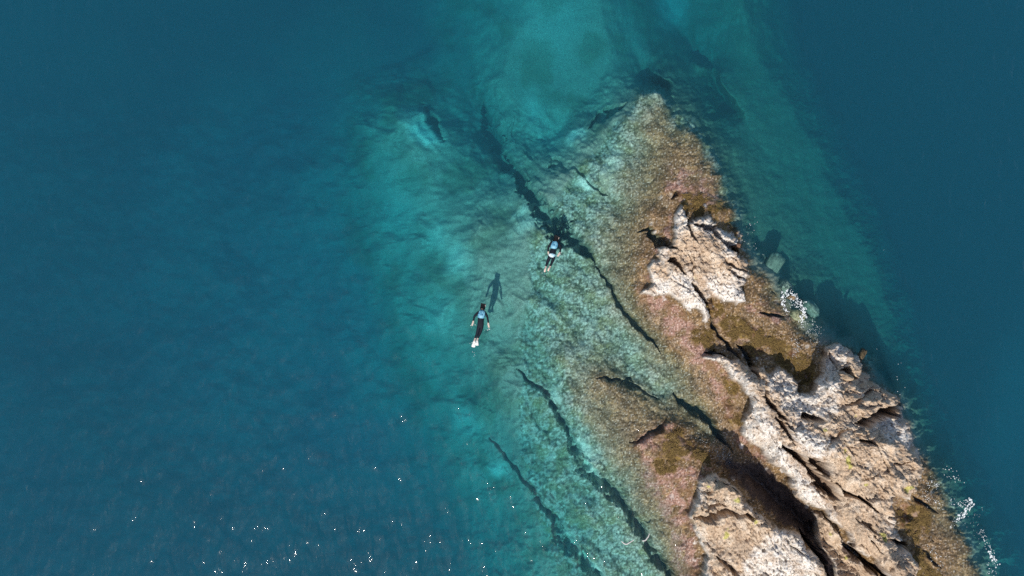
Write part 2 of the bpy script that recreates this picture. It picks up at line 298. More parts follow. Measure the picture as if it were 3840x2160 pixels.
def patches(L, X, Y):
    r = np.zeros(X.shape)
    for x, y, rx, ry, an, s in L:
        if s == 0: continue
        R = max(rx, ry)*2.6; m = (abs(X-x) < R) & (abs(Y-y) < R)
        if not m.any(): continue
        a = math.radians(an); dx = X[m]-x; dy = Y[m]-y
        u = dx*math.cos(a)+dy*math.sin(a); v = -dx*math.sin(a)+dy*math.cos(a)
        r[m] += s*np.exp(-((u/rx)**2+(v/ry)**2)**1.3)
    return r

# ------------------------------------------------------------------ terrain
def axis(lo, hi, fine_lo, fine_hi, fine, mid, lim):
    a = list(np.arange(fine_lo, fine_hi, fine))
    l = list(np.arange(lo, fine_lo, mid)); r = list(np.arange(fine_hi, hi, mid))
    st = mid; x = lo; L = []
    while x > -lim: st *= 1.45; x -= st; L.append(x)
    st = mid; x = hi; R = []
    while x < lim+3000: st *= 1.45; x += st; R.append(x)
    return np.array(L[::-1]+l+a+r+R)
ax = axis(-120, 2760, 1180, 2560, 1.9, 5.0, 34000)
ay = axis(-100, 1600, 190, 1500, 1.9, 5.0, 34000)
X, Y = np.meshgrid(ax, ay)
NX, NY = len(ax), len(ay)
U = (X-1288)/PX; V = (724.5-Y)/PX             # metres at sea level
# strike direction of the bedding (runs down to the right)
CS, SN = 0.59, 0.807
A1 = U*CS - V*SN; B1 = U*SN + V*CS            # along strike, across strike
wx = X+perlin(U*0.9, V*0.9, 1)*13+perlin(U*2.6, V*2.6, 3)*6+perlin(U*7, V*7, 5)*2.4
wy = Y+perlin(U*0.9, V*0.9, 2)*13+perlin(U*2.6, V*2.6, 4)*6+perlin(U*7, V*7, 6)*2.4
base = samp(HB, wx, wy)
a_, b_, e_, f_, r_ = (samp(s, wx, wy) for s in (sA, sB, sE, sF, sR))
far = (X < GX0) | (X > GX1) | (Y < GY0) | (Y > GY1)
bare = np.maximum.reduce([a_, b_, e_, f_])
lift = 0.35*sstep(-3, 9, a_)+0.5*sstep(-3, 10, b_)+0.5*sstep(-3, 9, e_)+0.25*sstep(-3, 8, f_)
low = base+lift
cr, chan = crack_field(X+perlin(U*3, V*3, 70)*4+perlin(U*1.1, V*1.1, 72)*8, Y+perlin(U*3, V*3, 71)*4+perlin(U*1.1, V*1.1, 73)*8)
rock = sstep(-2, 6, bare)                       # dry bare rock
reef = sstep(-8, 14, r_)
# rough rock: bedding planes, blocks, pits
bed = ridged(A1*0.40, B1*0.95, 10, 5, 0.55)*0.12
f1, f2, idn = worley(A1*0.8+perlin(U*1.3, V*1.3, 12)*.7, B1*1.25+perlin(U*1.3, V*1.3, 13)*.7, 14)
blk = (idn-0.5)*0.34 - 0.16*(1-sstep(0.0, 0.07, f2-f1))
g1, g2, idm = worley(A1*2.1+perlin(U*2, V*2, 15)*.7, B1*3.6+perlin(U*2, V*2, 16)*.7, 17)
blk2 = (idm-0.5)*0.14 - 0.07*(1-sstep(0.0, 0.16, g2-g1))
h1, h2, idh = worley(U*5.5+perlin(U*5, V*5, 18)*.7, V*6.5+perlin(U*5, V*5, 19)*.7, 117)
fine = ridged(U*3.1, V*3.1, 20, 4, 0.6)*0.05+perlin(U*13, V*13, 25)*0.03+(idh-.5)*0.05-0.05*(1-sstep(0, .2, h2-h1))*sstep(-.1,.4,perlin(U*1.2, V*1.2, 26))
smooth_tan = sstep(0.0, 0.5, perlin(U*0.55, V*0.55, 30)+0.15)
fr1 = np.abs(perlin(A1*0.9+perlin(U*2, V*2, 161)*.25, B1*2.4+perlin(U*2, V*2, 162)*.25, 160)); fr2 = np.abs(perlin(A1*2.3+perlin(U*2, V*2, 163)*.3, B1*1.1, 164)); fr3 = np.abs(perlin(U*4.3, V*4.3+perlin(U*3, V*3, 166)*.5, 165))
frac = np.maximum.reduce([(1-sstep(0, .035, fr1)), (1-sstep(0, .03, fr2))*sstep(-.1, .2, perlin(U*.5, V*.5, 167)), 0.6*(1-sstep(0, .05, fr3))*sstep(0, .3, perlin(U*.8, V*.8, 168))])
hrock = -0.07*frac+bed+0.75*(blk+blk2)*(0.55+0.45*(1-smooth_tan))+fine
# algae shelf / submerged reef: lumpy
p1, p2, idp = worley(U*3.0+perlin(U*4, V*4, 31)*.4, V*3.0+perlin(U*4, V*4, 32)*.4, 33)
q1, q2, idq = worley(U*6.5+perlin(U*7, V*7, 131)*.4, V*6.5+perlin(U*7, V*7, 132)*.4, 133)
lump = -0.11*p1*p1-0.06*q1*q1+perlin(U*11, V*11, 34)*0.018
shelf = np.clip(fbm(A1*0.45, B1*0.9, 36, 3)*0.22, -0.3, 0.3)
dep = np.clip(-low, 0, 10)
wet_amp = 1-rock
z = low - cr
n_w = perlin(U*.6, V*.6, 152)*.8
z = z + rock*hrock + wet_amp*reef*(lump+shelf*sstep(0.15, 1.2, dep)+0.35*shelf)
sandy = (1-reef)
calm = sstep(0, 60, X-(1640+0.45*(Y-200))); calm = np.maximum(calm, sstep(330, 240, Y))
z = z + (1-0.85*calm)*sstep(0.9, 2.2, dep)*sstep(7, 5, dep)*sstep(-.5, .5, perlin(U*.35+3, V*.35, 150))*(ridged(A1*0.28+2+n_w, B1*0.7+n_w, 140, 4, .5)*0.15+ridged(A1*0.8, B1*0.4+5, 146, 3, .5)*0.07)
z = z + sandy*(1-rock)*(1-.8*calm)*(fbm(U*0.25, V*0.25, 40, 4)*0.55*sstep(3, 5, dep)+fbm(U*1.3, V*1.3, 44, 3)*0.12)
z = np.where(far, -10.0, z)
zlow = np.where(far, -10.0, low)
k = 1-blur(zlow, 3)/HCAM
PXw = U*k; PYw = V*k

# ---- albedo
def mix(c, d, m): return c*(1-m[...,None])+np.asarray(d, float)*m[...,None]
n1 = fbm(U*1.7, V*1.7, 50, 4); n2 = fbm(U*5.5, V*5.5, 54, 3); n3 = perlin(U*15, V*15, 58)
n4 = perlin(U*9.0, V*9.0, 59)
sand = np.empty(X.shape+(3,)); sand[:] = (0.36, 0.31, 0.24)
C = sand.copy()
# weed on the deep floor
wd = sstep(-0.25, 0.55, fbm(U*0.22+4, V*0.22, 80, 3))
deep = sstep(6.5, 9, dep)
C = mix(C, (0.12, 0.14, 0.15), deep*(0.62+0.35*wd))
C = C*(1-0.45*deep*sstep(9, 15, np.hypot(U+6, V*1.1)))[...,None]*(1+0.35*deep*sstep(9, 3, np.hypot(U+7, V+2)))[...,None]  # deep floor darker outwards and paler left of centre
midz = (1-deep)*sstep(-0.1, 0.6, fbm(U*0.5, V*0.5, 84, 4))
C = mix(C, (0.19, 0.19, 0.12), midz*0.75)
rightdeep = sstep(0, 90, X-(1900+0.42*Y))*deep
C = mix(C, (0.035, 0.04, 0.045), rightdeep*0.9)
strip = sstep(0, 40, X-(1640+0.45*(Y-200)))*(1-deep)*sstep(-1.0, -2.0, z)
C = mix(C, (0.17, 0.165, 0.11), strip*0.85)
# submerged reef: olive, grey, pale cobble mottling
ol = np.empty_like(C); ol[:] = (0.235, 0.23, 0.15)
ol = mix(ol, (0.40, 0.40, 0.33), sstep(0.1, 0.75, idp+0.5*n1))
ol = mix(ol, (0.10, 0.095, 0.05), sstep(0.35, 0.7, q1+0.3*n2)*0.75)
ol = mix(ol, (0.62, 0.60, 0.50), sstep(0.86, 0.97, idq)*(1-sstep(0.25, 0.5, q1))*0.8)
ol = mix(ol, (0.27, 0.24, 0.10), sstep(0.2, 0.6, fbm(U*1.1+9, V*1.1, 90, 3))*0.45)
ol = ol*np.clip(1+sstep(3.2, .6, dep)*(0.55*n3+0.5*n4), .3, 2)[...,None]; ol = mix(ol, (0.60, 0.57, 0.46), sstep(0.42, 0.62, n3+.35*n4)*sstep(3, .8, dep)*.8); C = C*(1-reef[...,None])+ol*reef[...,None]
# shallow brown turf
shallow = reef*sstep(1.0, 0.35, dep)
br = np.empty_like(C); br[:] = (0.20, 0.125, 0.055)
br = mix(br, (0.42, 0.31, 0.21), sstep(0.0, 0.6, n3+0.4*n4)); br = mix(br, (0.07, 0.04, 0.02), sstep(0.15, 0.6, n4-0.3*n3)*0.8)
br = br*(0.6+0.8*idp)[...,None]; br = mix(br, (0.10, 0.07, 0.035), sstep(0.0,0.5,n2)*0.5)
br = mix(br, (0.66, 0.58, 0.50), sstep(0.5, 0.8, n3+0.3*n2)*0.7)
C = C*(1-shallow[...,None])+br*shallow[...,None]
# wider jitter for region edges
jx = X+n1*9+n2*6+n3*4; jy = Y+fbm(U*1.7+7, V*1.7, 51, 4)*9+perlin(U*5.5+3, V*5.5, 56)*6+perlin(U*15, V*15+9, 57)*4
pk = region(PINK, jx, jy, 9)*sstep(-.6,0.1,n1+.2*n2)*sstep(0.9, 0.4, dep)
pc = np.empty_like(C); pc[:] = (0.33, 0.19, 0.145)
pc = mix(pc, (0.56, 0.42, 0.36), sstep(0.15, 0.6, n3+0.5*n4)); pc = mix(pc, (0.13, 0.06, 0.035), sstep(0.1, 0.5, n4*0.9-n3*0.5)*0.85)
pc = mix(pc, (0.17, 0.10, 0.04), sstep(-0.1, 0.5, fbm(U*1.6, V*1.6, 95, 3))*0.75)
C = C*(1-pk[...,None])+pc*pk[...,None]
oc = sstep(-.75, -.1, n1+.5*n2)*region(OCHRE, jx, jy, 9)*sstep(0.9, 0.4, dep)
occ = np.empty_like(C); occ[:] = (0.19, 0.12, 0.035)
occ = mix(occ, (0.06, 0.03, 0.008), sstep(0.0, 0.55, n4+0.6*n3)*0.8); occ = mix(occ, (0.34, 0.22, 0.06), sstep(0.2, 0.7, n3)*0.7)
occ = mix(occ, (0.12, 0.055, 0.03), sstep(-0.1, 0.5, fbm(U*1.3, V*1.3, 96, 3))*0.75)
occ = mix(occ, (0.36, 0.24, 0.19), sstep(0.15, 0.45, fbm(U*2.3, V*2.3, 196, 3))*0.75); occ = mix(occ, (0.27, 0.18, 0.04), sstep(0.0, 0.5, perlin(A1*3, B1*6, 197))*0.6)
# bare rock
rr = rock*sstep(-0.25, 0.05, z)
tc = np.empty_like(C); tc[:] = (0.58, 0.44, 0.315)
tc = mix(tc, (0.68, 0.56, 0.44), sstep(-0.1, 0.7, n1)); tc = mix(tc, (0.27, 0.22, 0.18), sstep(0.1, 0.8, fbm(U*0.9+3, V*0.9, 97, 4))*0.4)
tc = mix(tc, (0.17, 0.12, 0.085), frac*.6); tc = mix(tc, (0.16, 0.11, 0.075), (1-sstep(0.02, 0.12, g2-g1))*0.55); tc = mix(tc, (0.30, 0.19, 0.11), sstep(0.25, 0.7, n3+0.4*n4)*0.5)
tc = mix(tc, (0.45, 0.44, 0.08), sstep(0.78, 0.92, fbm(U*1.1, V*1.1+20, 99, 3))*0.7)
wh = np.maximum(region(WHITE, jx+n2*6, jy-n3*8, 13, 5), 0.85*sstep(10, 2, bare)*sstep(-0.1, 0.2, n1+0.25))
wc = np.empty_like(C); wc[:] = (0.80, 0.755, 0.70)
wc = mix(wc, (0.62, 0.50, 0.38), sstep(0.2, 0.6, n2)*0.5); wc = mix(wc, (0.13, 0.09, 0.07), sstep(0.42, 0.52, perlin(U*8.3, V*8.3, 98)+0.3*n3)*0.85)
wc = mix(wc, (0.25, 0.19, 0.15), frac*.5); wc = mix(wc, (0.36,0.27,0.20), (1-sstep(0.02, 0.10, h2-h1))*.4)
wh = wh*(0.55+0.45*sstep(-.5, .1, n1+.5*n2))
bc = tc*(1-wh[...,None])+wc*wh[...,None]
bc = mix(bc, (0.36, 0.25, 0.17), sstep(.15, .6, fbm(A1*.7, B1*2.2, 215, 4))*0.4)
C = C*(1-rr[...,None])+bc*rr[...,None]
s1, s2, ids_ = worley(U*2.6, V*2.6, 120)
spots = (ids_ > 0.8)*sstep(0.30, 0.22, s1*(1+0.5*n3))*sstep(-70, -10, bare)*(1-rock)*(z > -0.25)*sstep(-.1,.3,n1)
C = C*(1-oc[...,None])+occ*oc[...,None]
C = mix(C, (0.66, 0.62, 0.58), spots*0.9)
# gully and crack floors: dark red brown, the main cleft's shadow painted in
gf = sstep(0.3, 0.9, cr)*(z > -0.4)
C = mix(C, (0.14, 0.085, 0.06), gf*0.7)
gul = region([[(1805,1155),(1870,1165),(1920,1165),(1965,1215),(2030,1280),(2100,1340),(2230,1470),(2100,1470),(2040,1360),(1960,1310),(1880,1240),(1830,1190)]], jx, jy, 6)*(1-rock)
C = mix(C, (0.055, 0.040, 0.042), gul*0.85)  # near-black colour deepens the shadow in the cleft
C = mix(C, (0.38, 0.30, 0.24), chan*sstep(0.6, 1.6, -z)*0.7)
pl = np.clip(patches(PALE, wx, wy), 0, 1)*(z < -0.4); dk = np.clip(patches(DARK, wx, wy), 0, 1)*(z < -0.6)
C = mix(C, (0.80, 0.80, 0.68), pl*0.85); C = mix(C, (0.06, 0.08, 0.08), dk*0.75)
C = np.clip(C, 0.01, 0.85)
wet = np.clip(sstep(0.55, 0.1, z)*(1-0.8*rr), 0, 1)

def mesh_from(name, verts, quads, cols=None, wetv=None, smooth=True):
    me = bpy.data.meshes.new(name)
    me.vertices.add(len(verts)); me.vertices.foreach_set('co', np.ascontiguousarray(verts, np.float32).ravel())
    n = len(quads); kk = quads.shape[1]
    me.loops.add(n*kk); me.polygons.add(n)
    me.loops.foreach_set('vertex_index', np.ascontiguousarray(quads, np.int32).ravel())
    me.polygons.foreach_set('loop_start', np.arange(0, n*kk, kk, dtype=np.int32))
    me.update(calc_edges=True)
    me.polygons.foreach_set('use_smooth', np.full(n, smooth))
    if cols is not None:
        at = me.color_attributes.new('albedo', 'FLOAT_COLOR', 'POINT')
        c4 = np.ones((len(verts), 4), np.float32); c4[:,:3] = cols; at.data.foreach_set('color', c4.ravel())
    if wetv is not None:
        at = me.attributes.new('wet', 'FLOAT', 'POINT'); at.data.foreach_set('value', np.ascontiguousarray(wetv, np.float32))
    me.validate()
    return me

# ------------------------------------------------------------------ materials
def new_mat(name):
    m = bpy.data.materials.new(name); m.use_nodes = True
    nt = m.node_tree; return m, nt, nt.nodes['Principled BSDF'], nt.nodes['Material Output']
def N(nt, t, **kw):
    n = nt.nodes.new(t)
    for k_, v in kw.items(): setattr(n, k_, v)
    return n
def mat_ground():
    m, nt, p, out = new_mat('rock_and_seabed')
    a = N(nt, 'ShaderNodeAttribute', attribute_name='albedo'); wt = N(nt, 'ShaderNodeAttribute', attribute_name='wet')
    tc_ = N(nt, 'ShaderNodeTexCoord')
    n = N(nt, 'ShaderNodeTexNoise'); n.inputs['Scale'].default_value = 21; n.inputs['Detail'].default_value = 6; n.inputs['Roughness'].default_value = .65
    nt.links.new(tc_.outputs['Object'], n.inputs['Vector'])
    r = N(nt, 'ShaderNodeMapRange'); r.inputs[1].default_value = .3; r.inputs[2].default_value = .7; r.inputs[3].default_value = .48; r.inputs[4].default_value = 1.45
    nt.links.new(n.outputs['Fac'], r.inputs[0])
    mx = N(nt, 'ShaderNodeVectorMath', operation='SCALE')
    nt.links.new(a.outputs['Color'], mx.inputs[0]); nt.links.new(r.outputs[0], mx.inputs['Scale'])
    nt.links.new(mx.outputs[0], p.inputs['Base Color'])
    rg = N(nt, 'ShaderNodeMapRange'); rg.inputs[3].default_value = .95; rg.inputs[4].default_value = .45
    nt.links.new(wt.outputs['Fac'], rg.inputs[0]); nt.links.new(rg.outputs[0], p.inputs['Roughness'])
    p.inputs['Specular IOR Level'].default_value = .3
    b = N(nt, 'ShaderNodeBump'); b.inputs['Strength'].default_value = .7; b.inputs['Distance'].default_value = .035
    n2_ = N(nt, 'ShaderNodeTexNoise'); n2_.inputs['Scale'].default_value = 11; n2_.inputs['Detail'].default_value = 6; n2_.inputs['Roughness'].default_value = .7
    nt.links.new(tc_.outputs['Object'], n2_.inputs['Vector']); nt.links.new(n2_.outputs['Fac'], b.inputs['Height']); nt.links.new(b.outputs[0], p.inputs['Normal'])
    return m
M_GROUND = mat_ground()
def simple(name, col, rough=.6, var=.25, scale=30, spec=.4):
    m, nt, p, out = new_mat(name)
    n = N(nt, 'ShaderNodeTexNoise'); n.inputs['Scale'].default_value = scale; n.inputs['Detail'].default_value = 3
    tc_ = N(nt, 'ShaderNodeTexCoord'); nt.links.new(tc_.outputs['Object'], n.inputs['Vector'])
    cr_ = N(nt, 'ShaderNodeValToRGB'); cr_.color_ramp.elements[0].position = .3; cr_.color_ramp.elements[1].position = .7
    cr_.color_ramp.elements[0].color = tuple(c*(1-var) for c in col)+(1,); cr_.color_ramp.elements[1].color = tuple(min(1, c*(1+var)) for c in col)+(1,)
    nt.links.new(n.outputs['Fac'], cr_.inputs[0]); nt.links.new(cr_.outputs[0], p.inputs['Base Color'])
    p.inputs['Roughness'].default_value = rough; p.inputs['Specular IOR Level'].default_value = spec
    return m
def link(name, me, m=None, parent=None, **props):
    o = bpy.data.objects.new(name, me); COL.objects.link(o)
    if m and hasattr(me, 'materials'): me.materials.append(m)
    if parent: o.parent = parent
    for k_, v in props.items(): o[k_] = v
    return o

# ---- split the one height field into bed, reef and the four dry outcrops
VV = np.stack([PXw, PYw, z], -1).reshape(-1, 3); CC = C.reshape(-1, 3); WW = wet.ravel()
ids = np.arange(NX*NY).reshape(NY, NX)
Q = np.stack([ids[1:,:-1], ids[1:,1:], ids[:-1,1:], ids[:-1,:-1]], -1).reshape(-1, 4)
def cell(F): return ((F[1:,:-1]+F[1:,1:]+F[:-1,1:]+F[:-1,:-1])/4).ravel()
ca, cb, ce, cf, cz, crr = (cell(q) for q in (a_, b_, e_, f_, z, r_))
owner = np.where(crr > -6, 1, 0)
owner[(ca > 0) & (ca >= cb)] = 2; owner[(cb > 0) & (cb > ca) & (cb >= cf)] = 3
owner[(cf > 0) & (cf > cb) & (cf > ce)] = 5; owner[(ce > 0) & (ce >= cf)] = 4
info = {
 0: ('seabed', dict(kind='structure')), 1: ('reef_ground', dict(kind='structure')),
 2: ('rock_outcrop', dict(label='northernmost bare rock, star-shaped tan top rimmed with white crust, beside brown weed', category='rock')),
 3: ('rock_outcrop', dict(label='largest long tan and white cliff ridge along the open water on the right', category='rock')),
 4: ('rock_outcrop', dict(label='tan and white slab at the bottom edge, on the left of the dark shaded gully', category='rock')),
 5: ('rock_outcrop', dict(label='narrow brown shaded rib of rock inside the dark gully at the bottom edge', category='rock')),
}
for oid, (nm, pr) in info.items():
    q = Q[owner == oid]
    if not len(q): continue
    u, inv = np.unique(q, return_inverse=True)
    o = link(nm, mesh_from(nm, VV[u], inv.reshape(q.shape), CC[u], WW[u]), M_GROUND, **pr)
    if oid >= 2: o['group'] = 'bare rocks of the headland'

def height_at(x, y):
    """ground height near traced point"""
    i = int(np.argmin(abs(ax-x))); j = int(np.argmin(abs(ay-y)))
    return float(z[j, i])
def W(x, y, zz=0.0):
    kk = 1-zz/HCAM
    return Vector(((x-1288)/PX*kk, (724.5-y)/PX*kk, zz))

# ------------------------------------------------------------------ water: one closed body, clear and blue-absorbing
def mat_water():
    m, nt, p, out = new_mat('sea_water'); nt.nodes.remove(p)
    tr = N(nt, 'ShaderNodeBsdfTransparent'); gl = N(nt, 'ShaderNodeBsdfGlossy'); gl.inputs['Roughness'].default_value = .019
    fr = N(nt, 'ShaderNodeLayerWeight'); fr.inputs['Blend'].default_value = .5       # Schlick curve, the same from above and below
    fp = N(nt, 'ShaderNodeMath', operation='POWER'); fp.inputs[1].default_value = 5.0; nt.links.new(fr.outputs['Facing'], fp.inputs[0])
    fm = N(nt, 'ShaderNodeMath', operation='MULTIPLY_ADD'); fm.inputs[1].default_value = .98; fm.inputs[2].default_value = .02; nt.links.new(fp.outputs[0], fm.inputs[0])
    mx = N(nt, 'ShaderNodeMixShader')
    tc_ = N(nt, 'ShaderNodeTexCoord')
    def wav(scale, rot, sx, sy, det, rough, dist=0.0):
        mp = N(nt, 'ShaderNodeMapping'); mp.inputs['Rotation'].default_value = (0, 0, math.radians(rot)); mp.inputs['Scale'].default_value = (sx, sy, 1)
        nt.links.new(tc_.outputs['Object'], mp.inputs[0])
        n = N(nt, 'ShaderNodeTexNoise'); n.inputs['Scale'].default_value = scale; n.inputs['Detail'].default_value = det; n.inputs['Roughness'].default_value = rough; n.inputs['Distortion'].default_value = dist
        nt.links.new(mp.outputs[0], n.inputs['Vector']); return n.outputs['Fac']
    a = wav(1.15, -24, 1.7, 0.8, 1, .35, .2); b = wav(3.4, -20, 1.5, 0.8, 2, .45, .3)
    b1 = N(nt, 'ShaderNodeBump'); b1.inputs['Strength'].default_value = 1.0; b1.inputs['Distance'].default_value = .165
    b2 = N(nt, 'ShaderNodeBump'); b2.inputs['Strength'].default_value = 1.0; b2.inputs['Distance'].default_value = .028
    nt.links.new(a, b1.inputs['Height']); nt.links.new(b, b2.inputs['Height']); nt.links.new(b1.outputs[0], b2.inputs['Normal'])
    nt.links.new(b2.outputs[0], gl.inputs['Normal']); nt.links.new(b2.outputs[0], fr.inputs['Normal'])
    nt.links.new(fm.outputs[0], mx.inputs[0]); nt.links.new(tr.outputs[0], mx.inputs[1]); nt.links.new(gl.outputs[0], mx.inputs[2])
    nt.links.new(mx.outputs[0], out.inputs['Surface'])
    ab = N(nt, 'ShaderNodeVolumeAbsorption'); sc = N(nt, 'ShaderNodeVolumeScatter'); ad = N(nt, 'ShaderNodeAddShader')
    # absorption = density*(1-colour)
    ab.inputs['Density'].default_value = .36; ab.inputs['Color'].default_value = (0.0, 0.785, 0.865, 1)
    sc.inputs['Density'].default_value = .049; sc.inputs['Color'].default_value = (0.28, 0.67, 0.84, 1); sc.inputs['Anisotropy'].default_value = 0
    nt.links.new(ab.outputs[0], ad.inputs[0]); nt.links.new(sc.outputs[0], ad.inputs[1]); nt.links.new(ad.outputs[0], out.inputs['Volume'])
    return m
L = 620.0
wv_ = np.array([(-L,-L,0),(L,-L,0),(L,L,0),(-L,L,0),(-L,-L,-16),(L,-L,-16),(L,L,-16),(-L,L,-16)], float)
wq = np.array([(0,1,2,3),(7,6,5,4),(0,4,5,1),(1,5,6,2),(2,6,7,3),(3,7,4,0)])
link('water', mesh_from('water', wv_, wq, smooth=False), mat_water(), kind='structure')

# ------------------------------------------------------------------ loose and submerged boulders
def boulder(x, y, top, rx, ry, th, ang, col, label, seed, group, wetv=1.0, spk=0.5, sub=4):
    bm_ = bpy.data.meshes.new('tmp')
    import bmesh
    b = bmesh.new(); bmesh.ops.create_icosphere(b, subdivisions=sub, radius=1.0)
    co = np.array([v.co[:] for v in b.verts]); fa = np.array([[v.index for v in f.verts] for f in b.faces]); b.free()
    bpy.data.meshes.remove(bm_)
    sx = np.sign(co)*np.abs(co)**0.75
    d = 1+0.22*perlin(co[:,0]*1.3+seed, co[:,1]*1.3+co[:,2], 3)+0.10*perlin(co[:,0]*3.1+seed, co[:,1]*3.1+co[:,2]*2, 5)+0.05*perlin(co[:,0]*8+seed, co[:,1]*8+co[:,2]*6, 8)
    sx = sx*d[:,None]*np.array([rx/PX, ry/PX, th])
    a = math.radians(-ang); r = np.stack([sx[:,0]*math.cos(a)-sx[:,1]*math.sin(a), sx[:,0]*math.sin(a)+sx[:,1]*math.cos(a), sx[:,2]], 1)
    c = np.tile(np.array(col, float), (len(r), 1)); nn = perlin(r[:,0]*9+seed, r[:,1]*9, 11)+0.6*perlin(r[:,0]*22, r[:,1]*22+seed, 12)
    c = c*(1+spk*nn)[:,None]; c = np.clip(c, 0.02, 0.8)
    o = link('boulder', mesh_from('boulder', r, fa, c, np.full(len(r), wetv)), M_GROUND, label=label, category='rock', group=group)
    o.location = W(x, y, top-th); return o
G_ = 'boulders at the edge of the headland'
boulder(1942, 668, -0.95, 20, 38, .3, 35, (.19, .22, .17), 'long pale grey-green slab under the water beside the brown weed shelf', 1.3, G_)
boulder(1972, 722, -0.55, 22, 18, .5, 40, (.22, .25, .20), 'grey slab under the water just above the white foam curls', 2.7, G_)
boulder(2004, 792, -0.12, 19, 15, .4, 20, (.30, .29, .17), 'round olive boulder awash in the middle of the white foam', 4.1, G_)
boulder(2037, 775, -0.9, 15, 28, .4, -35, (.19, .22, .18), 'pale green slab under the water, farthest out beyond the foam', 6.6, G_)
boulder(2127, 949, height_at(2127, 949)+.28, 13, 9, .3, 10, (.46, .34, .23), 'small tan block lying loose in a dark hollow near the top of the cliff ridge', 8.2, G_, .1, .3)
boulder(2166, 895, 0.04, 7, 21, .18, 28, (.10, .075, .04), 'brown weed-covered rock standing in the water beside the ridge tip', 9.9, G_, .8, .9)
boulder(1852, 618, 0.75, 9, 7, .3, 10, (.20, .11, .07), 'round reddish brown knob between white crust and open water', 12.4, G_, .5, .7)
boulder(1990, 748, 0.05, 9, 6, .3, 20, (.26, .18, .10), 'small brown boulder at the inner edge of the white foam', 14.4, G_, .8, .7)

# ------------------------------------------------------------------ brown weed tufts on the wet shelves
def seaweed():
    rng = np.random.RandomState(3)
    m = (oc > 0.6) & (fbm(U*1.9, V*1.9, 210, 3) > -0.12) & (cr < 0.25) & (X > 1500) & (Y < 1500)
    jj, ii = np.where(m); sel = rng.choice(len(jj), min(9000, len(jj)), replace=False); jj = jj[sel]; ii = ii[sel]
    P = np.stack([PXw[jj, ii], PYw[jj, ii], z[jj, ii]], 1)
    flow = perlin(P[:,0]*0.7, P[:,1]*0.7, 200)*2.2-0.9
    vs = []; cs = []; base_n = 0
    for b in range(4):
        a = flow+rng.normal(0, .6, len(P)); L_ = rng.uniform(.06, .17, len(P)); wd_ = rng.uniform(.005, .012, len(P))
        dx = np.cos(a); dy = np.sin(a); o = P+rng.normal(0, .02, P.shape)*[1, 1, 0]
        h_ = rng.uniform(.01, .045, len(P))
        n_ = np.stack([-dy, dx, np.zeros(len(P))], 1)*wd_[:,None]; d_ = np.stack([dx, dy, np.zeros(len(P))], 1)
        up = np.array([0, 0, 1.0])
        q = np.stack([o-n_-up*.01, o+n_-up*.01, o+d_*(L_*.55)[:,None]+up*h_[:,None]+n_*.8, o+d_*(L_*.55)[:,None]+up*h_[:,None]-n_*.8,
                      o+d_*L_[:,None]+up*(h_*.7)[:,None]+n_*.2, o+d_*L_[:,None]+up*(h_*.7)[:,None]-n_*.2], 1)
        vs.append(q.reshape(-1, 3)); t = rng.uniform(0, 1, len(P))[:,None]
        c = np.array([.25, .17, .05])*(1-t)+np.array([.09, .05, .018])*t
        cs.append(np.repeat(c, 6, 0))
    v = np.concatenate(vs); c = np.concatenate(cs); n = len(v)//6; k0 = np.arange(n)[:,None]*6
    q = np.concatenate([k0+[0,1,2,3], k0+[3,2,4,5]]).reshape(-1, 4)
    link('seaweed', mesh_from('seaweed', v, q, c, np.full(len(v), .5)), M_GROUND, kind='stuff')
seaweed()

